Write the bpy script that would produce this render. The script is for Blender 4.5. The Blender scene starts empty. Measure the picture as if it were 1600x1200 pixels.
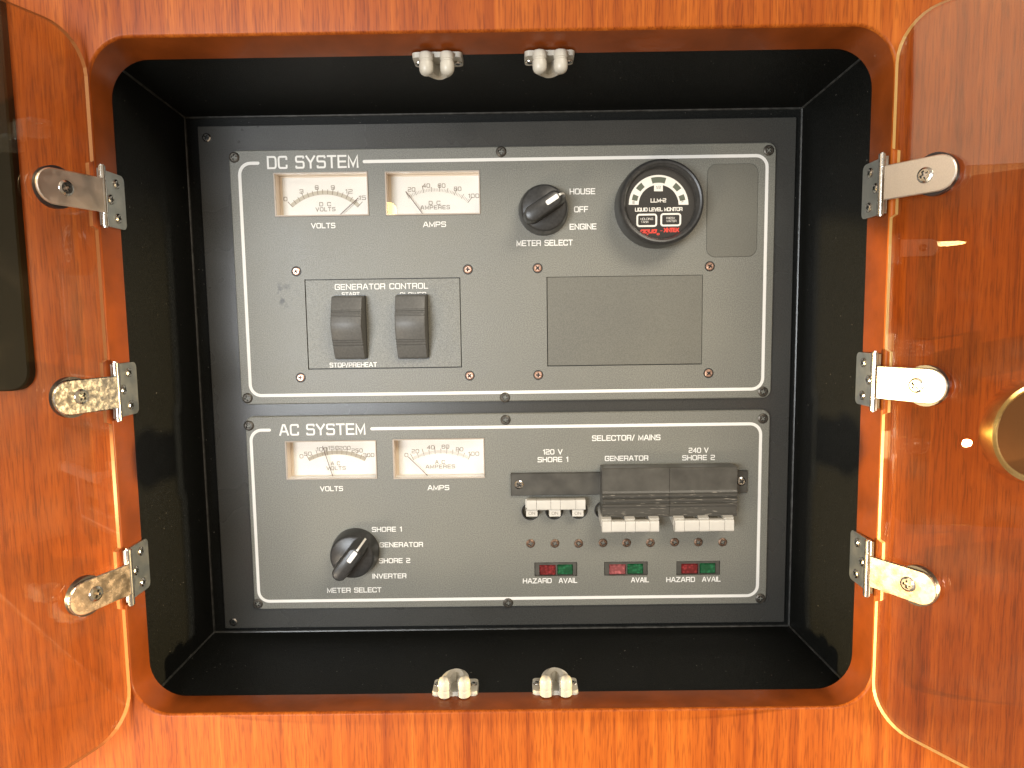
import bpy, bmesh, math, random
from mathutils import Vector, Matrix
S = bpy.context.scene
COL = S.collection
random.seed(7)
PI = math.pi
R = math.radians
# ------------------------------------------------------------------ camera
FPX = 1067.0
CAM = Vector((.0083, -.5257, .0502))
CR = ((0.9999, -0.00518, 0.01341), (0.00388, 0.9955, 0.09472), (-0.01384, -0.09466, 0.99541))
cd = bpy.data.cameras.new('camera')
cam = bpy.data.objects.new('camera', cd); COL.objects.link(cam)
cd.sensor_width = 36; cd.lens = 36 * FPX / 1600; cd.clip_start = .01; cd.clip_end = 50
col = lambda k: Vector((CR[0][k], CR[1][k], CR[2][k]))
m = Matrix((col(0), col(2), -col(1))).transposed().to_4x4(); m.translation = CAM
cam.matrix_world = m
S.camera = cam
# ------------------------------------------------------------------ world, lamps, exposure
w = bpy.data.worlds.new('World'); S.world = w; w.use_nodes = True
bg = w.node_tree.nodes['Background']
bg.inputs[0].default_value = (1.0, .80, .60, 1); bg.inputs[1].default_value = .40
S.view_settings.view_transform = 'Standard'; S.view_settings.look = 'None'
S.view_settings.exposure = 0.15; S.view_settings.gamma = 1

def lamp(name, loc, target, size, power, colour, shape='RECTANGLE', size_y=None):
    d = bpy.data.lights.new(name, 'AREA'); d.shape = shape; d.size = size
    if shape == 'RECTANGLE': d.size_y = size_y or size
    d.energy = power; d.color = colour
    o = bpy.data.objects.new(name, d); COL.objects.link(o); o.location = loc
    o.rotation_euler = (Vector(target) - Vector(loc)).to_track_quat('-Z', 'Y').to_euler()
    return o
lamp('ceiling_lamp', (.62, -1.20, .95), (0, 0, .0), .7, 14, (1.0, .90, .74), size_y=.45)
lamp('window_light', (-.50, -1.25, .04), (0, 0, 0), .5, 13, (.90, .95, 1.0), size_y=.34)
lamp('cabin_lamp', (-.80, -.95, -.62), (0, 0, -.05), .25, 4, (1.0, .86, .68), size_y=.2)
def spot(name, loc, target, angle, blend, power, colour, radius):
    d = bpy.data.lights.new(name, 'SPOT'); d.energy = power; d.color = colour
    d.spot_size = R(angle); d.spot_blend = blend; d.shadow_soft_size = radius
    o = bpy.data.objects.new(name, d); COL.objects.link(o); o.location = loc
    o.rotation_euler = (Vector(target) - Vector(loc)).to_track_quat('-Z', 'Y').to_euler()
# unseen spots added low down to either side, washing the wood outside the doors
spot('wood_wash_left', (-.86, -.225, -.20), (-.29, -.109, -.20), 33, .10, 120, (1.0, .86, .64), .006)
spot('wood_wash_right', (.89, -.225, -.20), (.31, -.109, -.20), 35, .40, 110, (1.0, .88, .70), .006)
# added light standing in for a pale ceiling, and a small downlight, both seen again in the smoked doors
lamp('ceiling_standin', (-1.70, -.75, 1.05), (.2, -.25, .15), 1.5, 8.5, (1.0, .80, .58), size_y=1.2)

S.cycles.max_bounces = 10; S.cycles.transparent_max_bounces = 24
S.cycles.use_denoising = True

# ------------------------------------------------------------------ pixel of the photograph -> point on a plane of the place
def ray(x, y):
    v = ((x - 800) / FPX, 1.0, (600 - y) / FPX)
    return Vector([sum(CR[i][k] * v[k] for k in range(3)) for i in range(3)])
def at(x, y, Y=0.0):
    d = ray(x, y); return CAM + d * ((Y - CAM.y) / d.y)
def atz(x, y, z):
    d = ray(x, y); return CAM + d * ((z - CAM.z) / d.z)
MM = .001
PX = .5257 / FPX       # metres per photo pixel on the panel face

# ------------------------------------------------------------------ materials
def nmat(name):
    m = bpy.data.materials.new(name); m.use_nodes = True
    nt = m.node_tree; return m, nt, nt.nodes['Principled BSDF']
def N(nt, typ, **kw):
    n = nt.nodes.new(typ)
    for k, v in kw.items():
        if k in n.inputs.keys(): n.inputs[k].default_value = v
        else: setattr(n, k, v)
    return n
def coords(nt, scale=(1, 1, 1), rot=(0, 0, 0)):
    # world-aligned position, in metres: Geometry Position (objects are never moved after building)
    g = nt.nodes.new('ShaderNodeNewGeometry'); mp = nt.nodes.new('ShaderNodeMapping')
    mp.inputs['Scale'].default_value = scale; mp.inputs['Rotation'].default_value = rot
    nt.links.new(g.outputs['Position'], mp.inputs['Vector']); return mp.outputs[0]
def ramp(nt, src, stops):
    r = nt.nodes.new('ShaderNodeValToRGB'); e = r.color_ramp.elements
    while len(e) < len(stops): e.new(.5)
    for i, (p, c) in enumerate(stops):
        e[i].position = p; e[i].color = (*c, 1) if len(c) == 3 else c
    nt.links.new(src, r.inputs[0]); return r.outputs[0]
def mix(nt, a, b, f, mode='MIX'):
    n = nt.nodes.new('ShaderNodeMix'); n.data_type = 'RGBA'; n.blend_type = mode
    for sock, v in ((n.inputs[0], f), (n.inputs[6], a), (n.inputs[7], b)):
        if hasattr(v, 'links') or hasattr(v, 'is_linked'): nt.links.new(v, sock)
        else: sock.default_value = v if isinstance(v, float) else (*v, 1)
    return n.outputs[2]
def bump(nt, h, strength, dist, b):
    n = nt.nodes.new('ShaderNodeBump'); n.inputs['Strength'].default_value = strength
    n.inputs['Distance'].default_value = dist
    nt.links.new(h, n.inputs['Height']); nt.links.new(n.outputs[0], b.inputs['Normal']); return n

def simple(name, c, rough=.5, metal=0., spec=.5, coat=0., noise=.0, nscale=300., bmp=0., bscale=2500., bdist=.0001):
    m, nt, b = nmat(name)
    b.inputs['Base Color'].default_value = (*c, 1); b.inputs['Roughness'].default_value = rough
    b.inputs['Metallic'].default_value = metal; b.inputs['Specular IOR Level'].default_value = spec
    b.inputs['Coat Weight'].default_value = coat
    v = coords(nt)
    if noise:
        n = N(nt, 'ShaderNodeTexNoise', Scale=nscale, Detail=4.); nt.links.new(v, n.inputs['Vector'])
        lo = tuple(x * (1 - noise) for x in c); hi = tuple(min(1, x * (1 + noise)) for x in c)
        nt.links.new(ramp(nt, n.outputs[0], [(.3, lo), (.7, hi)]), b.inputs['Base Color'])
    if bmp:
        n = N(nt, 'ShaderNodeTexNoise', Scale=bscale, Detail=3.); nt.links.new(v, n.inputs['Vector'])
        bump(nt, n.outputs[0], bmp, bdist, b)
    return m

def wood(name, horizontal=False, dark=1.0):
    m, nt, b = nmat(name)
    # slow warp so the grain wanders, stretched along the board
    w0 = N(nt, 'ShaderNodeTexNoise', Scale=1., Detail=2.)
    nt.links.new(coords(nt, (9, 9, 2.2) if not horizontal else (2, 2, 9)), w0.inputs['Vector'])
    sc = (170, 170, 2.0) if not horizontal else (7, 7, 150)
    mp = coords(nt, sc)
    add = nt.nodes.new('ShaderNodeVectorMath'); add.operation = 'MULTIPLY_ADD'
    nt.links.new(w0.outputs['Color'], add.inputs[0]); add.inputs[1].default_value = (1.3, 0, 1.3) ; nt.links.new(mp, add.inputs[2])
    g = N(nt, 'ShaderNodeTexNoise', Scale=1., Detail=5., Roughness=.62); nt.links.new(add.outputs[0], g.inputs['Vector'])
    c1 = ramp(nt, g.outputs[0], [(.30, (.225 * dark, .041 * dark, .003)), (.44, (.315 * dark, .067 * dark, .005)),
                                 (.56, (.375 * dark, .087 * dark, .007)), (.72, (.46 * dark, .122 * dark, .013))])
    # fine pores, short dark dashes
    p = N(nt, 'ShaderNodeTexNoise', Scale=1., Detail=2.)
    nt.links.new(coords(nt, (900, 900, 55) if not horizontal else (60, 60, 900)), p.inputs['Vector'])
    pm = ramp(nt, p.outputs[0], [(.38, (.42, .34, .30)), (.5, (1, 1, 1))])
    c2 = mix(nt, c1, pm, .5, 'MULTIPLY')
    # broad bands of tone
    q = N(nt, 'ShaderNodeTexNoise', Scale=1., Detail=1.)
    nt.links.new(coords(nt, (22, 22, .8) if not horizontal else (2, 2, 30)), q.inputs['Vector'])
    qm = ramp(nt, q.outputs[0], [(.3, (.84, .76, .70)), (.65, (1, 1, 1))])
    c3 = mix(nt, c2, qm, .8, 'MULTIPLY')
    nt.links.new(c3, b.inputs['Base Color'])
    b.inputs['Roughness'].default_value = .46; b.inputs['Specular IOR Level'].default_value = .2
    b.inputs['Coat Weight'].default_value = .03; b.inputs['Coat Roughness'].default_value = .15
    bump(nt, p.outputs[0], .12, .0002, b)
    return m

def powder(name, c=(.190, .189, .160), rough=.39, strength=.5, var=1.):
    m, nt, b = nmat(name)
    v = coords(nt)
    n = N(nt, 'ShaderNodeTexNoise', Scale=1300., Detail=3.); nt.links.new(v, n.inputs['Vector'])
    lo = tuple(x * (1 - .28 * var) for x in c); hi = tuple(x * (1 + .35 * var) for x in c)
    c1 = ramp(nt, n.outputs[0], [(.3, lo), (.7, hi)])
    n3 = N(nt, 'ShaderNodeTexNoise', Scale=14., Detail=3.); nt.links.new(v, n3.inputs['Vector'])
    c2 = mix(nt, c1, ramp(nt, n3.outputs[0], [(.2, (.86, .86, .88)), (.8, (1.06, 1.04, 1.0))]), .7, 'MULTIPLY')
    # a rubbed dark smudge left of the switch plate
    sp = at(441, 462); vd = nt.nodes.new('ShaderNodeVectorMath'); vd.operation = 'DISTANCE'
    g_ = nt.nodes.new('ShaderNodeNewGeometry'); nt.links.new(g_.outputs['Position'], vd.inputs[0]); vd.inputs[1].default_value = (sp.x, 0, sp.z)
    near = ramp(nt, vd.outputs['Value'], [(.002, (1, 1, 1)), (.013, (0, 0, 0))])
    n4 = N(nt, 'ShaderNodeTexNoise', Scale=150., Detail=4.); nt.links.new(v, n4.inputs['Vector'])
    sm = mix(nt, (0., 0., 0.), ramp(nt, n4.outputs[0], [(.52, (0, 0, 0)), (.62, (1, 1, 1))]), near, 'MIX')
    c2 = mix(nt, c2, (.04, .04, .036), sm)
    nt.links.new(c2, b.inputs['Base Color'])
    r = ramp(nt, n3.outputs[0], [(.1, (rough - .05,) * 3), (.9, (rough + .07,) * 3)])
    nt.links.new(r, b.inputs['Roughness'])
    b.inputs['Specular IOR Level'].default_value = .55
    n2 = N(nt, 'ShaderNodeTexNoise', Scale=1500., Detail=2.); nt.links.new(v, n2.inputs['Vector'])
    bump(nt, n2.outputs[0], strength, .00035, b)
    return m

def clear(name, tint, rough=.0, ior=1.49, gl=(1, 1, 1), smear=False):
    """clear sheet: straight-through tint plus a Fresnel reflection"""
    m = bpy.data.materials.new(name); m.use_nodes = True; nt = m.node_tree; nt.nodes.clear()
    out = nt.nodes.new('ShaderNodeOutputMaterial'); mx = nt.nodes.new('ShaderNodeMixShader')
    t = nt.nodes.new('ShaderNodeBsdfTransparent'); t.inputs[0].default_value = (*tint, 1)
    g = nt.nodes.new('ShaderNodeBsdfGlossy'); g.inputs['Roughness'].default_value = rough; g.inputs[0].default_value = (*gl, 1)
    f = nt.nodes.new('ShaderNodeFresnel')
    # same reflectance from either side of the thin sheet (no total reflection inside it)
    ge = nt.nodes.new('ShaderNodeNewGeometry'); mr = nt.nodes.new('ShaderNodeMapRange')
    mr.inputs['To Min'].default_value = ior; mr.inputs['To Max'].default_value = 1 / ior
    nt.links.new(ge.outputs['Backfacing'], mr.inputs['Value']); nt.links.new(mr.outputs[0], f.inputs[0])
    nt.links.new(f.outputs[0], mx.inputs[0]); nt.links.new(t.outputs[0], mx.inputs[1]); nt.links.new(g.outputs[0], mx.inputs[2])
    last = mx.outputs[0]
    if smear:      # greasy wiping marks and dust
        d = nt.nodes.new('ShaderNodeBsdfDiffuse'); d.inputs[0].default_value = (.75, .62, .5, 1)
        n = N(nt, 'ShaderNodeTexNoise', Scale=1., Detail=4.); nt.links.new(coords(nt, (30, 22, 34), (.7, 0, 0)), n.inputs['Vector'])
        fac = ramp(nt, n.outputs[0], [(.5, (.002, .002, .002)), (.85, (.022, .022, .022))])
        m2 = nt.nodes.new('ShaderNodeMixShader')
        nt.links.new(fac, m2.inputs[0]); nt.links.new(last, m2.inputs[1]); nt.links.new(d.outputs[0], m2.inputs[2]); last = m2.outputs[0]
    nt.links.new(last, out.inputs[0]); return m

def mottled(name, c1, c2, rough=.12, scale=160., amp=.3, spread=.12):
    m, nt, b = nmat(name)
    v = coords(nt)
    n = N(nt, 'ShaderNodeTexNoise', Scale=scale, Detail=5., Roughness=.6); nt.links.new(v, n.inputs['Vector'])
    nt.links.new(ramp(nt, n.outputs[0], [(.38, c1), (.6, c2)]), b.inputs['Base Color'])
    nt.links.new(ramp(nt, n.outputs[0], [(.4, (rough,) * 3), (.62, (rough + spread,) * 3)]), b.inputs['Roughness'])
    b.inputs['Metallic'].default_value = 1.
    n2 = N(nt, 'ShaderNodeTexNoise', Scale=scale * 3, Detail=4.); nt.links.new(v, n2.inputs['Vector'])
    bump(nt, n2.outputs[0], amp, .0004, b)
    return m

def lens(name, c, em):
    m, nt, b = nmat(name)
    v = coords(nt)
    n = N(nt, 'ShaderNodeTexVoronoi', Scale=420.); nt.links.new(v, n.inputs['Vector'])
    nt.links.new(ramp(nt, n.outputs['Distance'], [(.0, tuple(min(1, x * 1.9 + .01) for x in c)), (.6, tuple(x * .75 for x in c))]), b.inputs['Base Color'])
    b.inputs['Roughness'].default_value = .18; b.inputs['Coat Weight'].default_value = .5
    bump(nt, n.outputs['Distance'], .5, .0005, b)
    if em:
        b.inputs['Emission Color'].default_value = (*c, 1); b.inputs['Emission Strength'].default_value = em
    return m

def black_lining(name):
    m, nt, b = nmat(name)
    v = coords(nt)
    n = N(nt, 'ShaderNodeTexNoise', Scale=1400., Detail=2.); nt.links.new(v, n.inputs['Vector'])
    c = ramp(nt, n.outputs[0], [(.35, (.003, .0034, .003)), (.7, (.012, .0125, .011))])
    d = N(nt, 'ShaderNodeTexNoise', Scale=520., Detail=1.); nt.links.new(v, d.inputs['Vector'])
    c2 = mix(nt, c, (.16, .15, .135), ramp(nt, d.outputs[0], [(.785, (0, 0, 0)), (.81, (1, 1, 1))]))
    nt.links.new(c2, b.inputs['Base Color'])
    b.inputs['Roughness'].default_value = .5; b.inputs['Specular IOR Level'].default_value = .15
    bump(nt, n.outputs[0], .4, .0003, b)
    return m

M = dict(
    wood=wood('teak_veneer'), edge=simple('teak_edge_banding', (.19, .040, .005), .36, spec=.35, noise=.22, nscale=45, coat=.1),
    liner=black_lining('black_lining'), bead=simple('black_sealant', (.035, .035, .032), .3, noise=.6, nscale=200),
    mount=powder('black_mounting_plate', (.046, .046, .042), .27, .10),
    panel=powder('grey_powder_coat'), cover=powder('grey_cover_plate', (.145, .142, .116), .46, .35, .6),
    white=simple('white_ink', (.86, .84, .78), .5), ink=simple('grey_ink', (.26, .22, .185), .6),
    red=simple('red_ink', (.75, .05, .03), .5),
    face=simple('meter_face', (.92, .93, .93), .5, noise=.02, nscale=60), side=simple('meter_side', (.84, .72, .60), .3),
    needle=simple('needle', (.08, .03, .025), .35), scale=simple('scale_band', (.60, .57, .50), .6),
    black=simple('black_plastic', (.035, .035, .034), .33, noise=.25, nscale=500, bmp=.12, bscale=3000),
    rocker=simple('dark_grey_plastic', (.115, .113, .104), .45, noise=.15, nscale=700, bmp=.08),
    cov=simple('brown_black_plastic', (.075, .071, .060), .34, noise=.25, nscale=90, bmp=.1),
    hole=simple('dark_cavity', (.012, .014, .012), .5), inside=simple('breaker_body', (.10, .09, .06), .4, noise=.4, nscale=150),
    screenblack=simple('matt_black', (.006, .006, .006), .5, spec=.2),
    dial=simple('black_dial', (.018, .018, .018), .35),
    seg=simple('level_segment', (.10, .12, .09), .35),
    toggle=simple('white_toggle', (.60, .575, .51), .38, noise=.05, nscale=120),
    nylon=simple('nylon', (.47, .445, .38), .38, noise=.06, nscale=150),
    brass=simple('copper_screw', (.62, .40, .30), .35, metal=.8, noise=.25, nscale=500, bmp=.2, bscale=900),
    bronze=simple('bronze_screw', (.20, .13, .09), .42, metal=.75, noise=.35, nscale=500, bmp=.3, bscale=900),
    darkscrew=simple('dark_screw', (.09, .08, .065), .4, metal=.6, noise=.35, nscale=500, bmp=.25, bscale=900),
    steel=simple('steel', (.62, .60, .56), .2, metal=1., noise=.15, nscale=300, bmp=.15, bscale=500),
    chromea=mottled('spotted_chrome', (.60, .55, .50), (.80, .75, .69), .18, 380, .05, .12), chromec=mottled('dull_chrome', (.80, .66, .55), (.62, .50, .42), .20, 150, .08), chromed=mottled('polished_chrome', (.98, .84, .72), (.93, .78, .66), .30, 90, .04),
    chromeb=mottled('clean_chrome', (.86, .80, .72), (.80, .74, .66), .38, 1500, .06, .08),
    leaf=mottled('brushed_leaf', (.50, .51, .48), (.60, .60, .56), .28, 120, .05),
    rubber=simple('rubber', (.02, .014, .014), .35),
    redlens=lens('red_lens', (.17, .012, .014), 0), pinklens=lens('pink_lens', (.33, .085, .085), 0), greenlens=lens('green_lens', (.004, .085, .030), .12),
    glass=clear('meter_window', (.98, .97, .95)),
    door=clear('smoked_acrylic', (.87, .80, .64), smear=True),
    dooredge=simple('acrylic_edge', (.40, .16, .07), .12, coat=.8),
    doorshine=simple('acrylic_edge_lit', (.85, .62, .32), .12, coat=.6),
    brassrim=simple('brass_rim', (.86, .74, .52), .24, metal=1., noise=.15, nscale=120, bmp=.1, bscale=200),
    darkglass=simple('brown_glass', (.16, .065, .025), .12, coat=.8),
)

# ------------------------------------------------------------------ object helpers
WL = {}
def _link(o, parent, loc):
    COL.objects.link(o); loc = Vector(loc); WL[o.name] = loc
    if parent is None: o.location = loc
    else: o.parent = parent; o.location = loc - WL[parent.name]
    return o
def thing(name, label, cat, loc=(0, 0, 0), group=None):
    o = bpy.data.objects.new(name, None); o.empty_display_size = .01
    _link(o, None, loc); o['label'] = label; o['category'] = cat
    if group: o['group'] = group
    return o
def node(name, parent, loc, label=None):
    o = bpy.data.objects.new(name, None); o.empty_display_size = .005
    _link(o, parent, loc)
    if label: o['label'] = label
    return o
def obj(name, bm, mat, parent=None, smooth=False, label=None, origin=None):
    me = bpy.data.meshes.new(name)
    if origin is None:
        cs = [v.co for v in bm.verts]
        lo = Vector([min(c[i] for c in cs) for i in range(3)]); hi = Vector([max(c[i] for c in cs) for i in range(3)])
        origin = (lo + hi) / 2
    origin = Vector(origin)
    bmesh.ops.translate(bm, verts=bm.verts[:], vec=-origin)
    bmesh.ops.recalc_face_normals(bm, faces=bm.faces[:])
    bm.to_mesh(me); bm.free()
    for mt in (mat if isinstance(mat, (list, tuple)) else [mat]): me.materials.append(mt)
    if smooth:
        for p in me.polygons: p.use_smooth = True
        try: me.set_sharp_from_angle(angle=R(35))
        except Exception: pass
    o = bpy.data.objects.new(name, me); _link(o, parent, origin)
    if label: o['label'] = label
    return o
def struct(o): o['kind'] = 'structure'; return o

# 2D shapes are lists of (x, z)
def rrect(x0, x1, z0, z1, r, n=6):
    x0, x1 = min(x0, x1), max(x0, x1); z0, z1 = min(z0, z1), max(z0, z1)
    pts = []
    for cx, cz, a0 in ((x1 - r, z1 - r, 0), (x0 + r, z1 - r, 90), (x0 + r, z0 + r, 180), (x1 - r, z0 + r, 270)):
        if r <= 0: pts.append((cx, cz)); continue
        for i in range(n + 1):
            a = R(a0 + 90 * i / n); pts.append((cx + r * math.cos(a), cz + r * math.sin(a)))
    return pts
def circ(cx, cz, r, n=32, a0=0):
    return [(cx + r * math.cos(a0 + 2 * PI * i / n), cz + r * math.sin(a0 + 2 * PI * i / n)) for i in range(n)]
def inset(pts, d):
    n = len(pts); out = []
    ar = sum(pts[i][0] * pts[(i + 1) % n][1] - pts[(i + 1) % n][0] * pts[i][1] for i in range(n))
    s = 1 if ar > 0 else -1
    for i in range(n):
        a, b, c = Vector(pts[i - 1]), Vector(pts[i]), Vector(pts[(i + 1) % n])
        e1 = (b - a); e2 = (c - b)
        if e1.length < 1e-9: e1 = e2
        if e2.length < 1e-9: e2 = e1
        e1.normalize(); e2.normalize()
        n1 = Vector((-e1.y, e1.x)) * s; n2 = Vector((-e2.y, e2.x)) * s
        nn = (n1 + n2); nn = nn / max(nn.length_squared, .3) * 2
        out.append(tuple(b + nn * d))
    return out
def ring3(bm, pts, Y): return [bm.verts.new((x, Y, z)) for x, z in pts]
def bridge(bm, a, b, mi=0):
    n = len(a)
    for i in range(n):
        f = bm.faces.new((a[i], a[(i + 1) % n], b[(i + 1) % n], b[i])); f.material_index = mi
def fill(bm, loops, mi=0):
    es = []
    for L in loops:
        for i in range(len(L)):
            a, b = L[i], L[(i + 1) % len(L)]
            e = bm.edges.get((a, b)) or bm.edges.new((a, b)); es.append(e)
    r = bmesh.ops.triangle_fill(bm, use_beauty=True, use_dissolve=False, edges=es)
    for g in r['geom']:
        if isinstance(g, bmesh.types.BMFace): g.material_index = mi
def slab(bm, outer, holes=(), y0=0., y1=.003, bev=.0, mi=0, hole_mi=None):
    """front at y0 (towards the camera), back at y1; outer edge bevelled at the front"""
    hole_mi = mi if hole_mi is None else hole_mi
    fo = ring3(bm, inset(outer, bev) if bev else outer, y0)
    if bev:
        mid = ring3(bm, outer, y0 + bev); bridge(bm, fo, mid, mi)
    else: mid = fo
    bo = ring3(bm, outer, y1); bridge(bm, mid, bo, mi)
    fh = []; bh = []
    for h in holes:
        a = ring3(bm, h, y0); b = ring3(bm, h, y1); bridge(bm, a, b, hole_mi); fh.append(a); bh.append(b)
    fill(bm, [fo] + fh, mi); fill(bm, [bo] + bh, mi)
def box(bm, x0, x1, y0, y1, z0, z1, bev=0., mi=0):
    slab(bm, rrect(x0, x1, z0, z1, 0), (), min(y0, y1), max(y0, y1), bev, mi)
def lathe(bm, c, prof, n=48, mi=0, closed_front=True, closed_back=False):
    """prof: (r, y) from back to front, axis along Y through c=(x,z)"""
    prev = None; first = None
    for r, y in prof:
        if r < 1e-6:
            v = bm.verts.new((c[0], y, c[1]))
            for i in range(n): bm.faces.new((prev[i], prev[(i + 1) % n], v)).material_index = mi
            prev = None; return
        L = ring3(bm, circ(c[0], c[1], r, n), y)
        if prev: bridge(bm, prev, L, mi)
        else: first = L
        prev = L
    if closed_front and prev: bm.faces.new(prev).material_index = mi
    if closed_back: bm.faces.new(first).material_index = mi
def xform(bm, mat): bmesh.ops.transform(bm, matrix=mat, verts=bm.verts[:])

# ------------------------------------------------------------------ stroke lettering: wide square letters with round corners
GL = {
 'A': (1.3, [[(0, 0), (.52, 1), (.78, 1), (1.3, 0)], [(.2, .33), (1.1, .33)]], 0),
 'B': (1.2, [[(0, 0), (0, 1), (1.12, 1), (1.12, .53), (0, .53)], [(1.0, .53), (1.2, .53), (1.2, 0), (0, 0)]], .15),
 'C': (1.2, [[(1.2, .80), (1.2, 1), (0, 1), (0, 0), (1.2, 0), (1.2, .20)]], .26),
 'D': (1.2, [[(0, 0), (0, 1)], [(0, 1), (1.2, 1), (1.2, 0), (0, 0)]], .3),
 'E': (1.1, [[(1.1, 1), (0, 1), (0, 0), (1.1, 0)], [(0, .5), (1.0, .5)]], 0),
 'F': (1.05, [[(1.05, 1), (0, 1), (0, 0)], [(0, .48), (.95, .48)]], 0),
 'G': (1.25, [[(1.25, .82), (1.25, 1), (0, 1), (0, 0), (1.25, 0), (1.25, .5), (.7, .5)]], .22),
 'H': (1.2, [[(0, 0), (0, 1)], [(1.2, 0), (1.2, 1)], [(0, .5), (1.2, .5)]], 0),
 'I': (0., [[(0, 0), (0, 1)]], 0),
 'J': (1.0, [[(1.0, 1), (1.0, 0), (0, 0), (0, .35)]], .25),
 'K': (1.15, [[(0, 0), (0, 1)], [(1.1, 1), (.35, .5), (0, .5)], [(.35, .5), (1.15, 0)]], 0),
 'L': (1.0, [[(0, 1), (0, 0), (1.0, 0)]], 0),
 'M': (1.35, [[(0, 0), (0, 1), (.675, .12), (1.35, 1), (1.35, 0)]], 0),
 'N': (1.2, [[(0, 0), (0, 1), (1.2, 0), (1.2, 1)]], 0),
 'O': (1.25, [[(.6, 1), (0, 1), (0, 0), (1.25, 0), (1.25, 1), (.6, 1)]], .28),
 'P': (1.15, [[(0, 0), (0, 1)], [(0, 1), (1.15, 1), (1.15, .42), (0, .42)]], .22),
 'Q': (1.25, [[(.6, 1), (0, 1), (0, 0), (1.25, 0), (1.25, 1), (.6, 1)], [(.75, .3), (1.2, -.12)]], .28),
 'R': (1.2, [[(0, 0), (0, 1)], [(0, 1), (1.2, 1), (1.2, .45), (0, .45)], [(.85, .45), (1.15, .4), (1.15, 0)]], .2),
 'S': (1.15, [[(1.12, .90), (1.12, 1), (0, 1), (0, .53), (1.15, .53), (1.15, 0), (0, 0), (0, .10)]], .2),
 'T': (1.15, [[(0, 1), (1.15, 1)], [(.575, 1), (.575, 0)]], 0),
 'U': (1.2, [[(0, 1), (0, 0), (1.2, 0), (1.2, 1)]], .26),
 'V': (1.3, [[(0, 1), (.65, 0), (1.3, 1)]], 0),
 'W': (1.75, [[(0, 1), (.42, 0), (.875, .95), (1.33, 0), (1.75, 1)]], 0),
 'X': (1.2, [[(0, 0), (1.2, 1)], [(0, 1), (1.2, 0)]], 0),
 'Y': (1.2, [[(0, 1), (.6, .45), (1.2, 1)], [(.6, .45), (.6, 0)]], 0),
 'Z': (1.15, [[(0, 1), (1.15, 1), (0, 0), (1.15, 0)]], 0),
 '0': (1.15, [[(.6, 1), (0, 1), (0, 0), (1.15, 0), (1.15, 1), (.6, 1)]], .28),
 '1': (.5, [[(.1, .84), (.45, 1), (.45, 0)]], 0),
 '2': (1.1, [[(0, .96), (0, 1), (1.1, 1), (1.1, .52), (0, .48), (0, 0), (1.1, 0)]], .18),
 '3': (1.1, [[(0, .8), (0, 1), (1.1, 1), (1.1, 0), (0, 0), (0, .2)], [(.3, .52), (1.1, .52)]], .2),
 '4': (1.15, [[(.9, 0), (.9, 1), (0, .3), (1.15, .3)]], 0),
 '5': (1.1, [[(1.05, 1), (0, 1), (0, .56), (1.1, .56), (1.1, 0), (0, 0), (0, .2)]], .15),
 '6': (1.1, [[(1.05, .8), (1.05, 1), (0, 1), (0, 0), (1.1, 0), (1.1, .55), (0, .55)]], .2),
 '8': (1.1, [[(.5, 1), (.05, 1), (.05, .53), (1.05, .53), (1.05, 1), (.5, 1)], [(.5, .53), (0, .53), (0, 0), (1.1, 0), (1.1, .53), (.6, .53)]], .15),
 '9': (1.1, [[(.05, .2), (.05, 0), (1.1, 0), (1.1, 1), (0, 1), (0, .45), (1.1, .45)]], .2),
 '/': (.6, [[(0, -.05), (.6, 1.05)]], 0), '-': (.55, [[(0, .5), (.55, .5)]], 0), '.': (0., [[(0, 0), (0, .06)]], 0),
 'a': (.85, [[(.85, .7), (.85, 0), (0, 0), (0, .7), (.85, .7)]], .15), 'q': (.85, [[(.85, -.35), (.85, .7), (0, .7), (0, 0), (.85, 0)]], .15),
 'u': (.85, [[(0, .7), (0, 0), (.85, 0), (.85, .7)]], .15), ' ': (.55, [], 0),
 '®': (.7, [[(.35, .0), (0, .0), (0, -.45), (.7, -.45), (.7, 0), (.35, 0)], [(.25, -.12), (.25, -.3)]], .2),
}
def fillet(pts, r):
    if r <= 0 or len(pts) < 3: return pts
    closed = pts[0] == pts[-1]
    P = [Vector(p) for p in pts]; out = [] if closed else [P[0]]
    rng = range(1, len(P) - 1)
    for i in rng:
        a, b, c = P[i - 1], P[i], P[i + 1]
        u = (a - b); v = (c - b)
        if abs(u.normalized().dot(v.normalized())) > .98: out.append(b); continue
        d = min(r, u.length * .5, v.length * .5); p0 = b + u.normalized() * d; p2 = b + v.normalized() * d
        for k in range(5):
            t = k / 4; out.append((1 - t) ** 2 * p0 + 2 * t * (1 - t) * b + t * t * p2)
    if closed: out.insert(0, P[0])
    out.append(P[-1]); return [tuple(p) for p in out]
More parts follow.
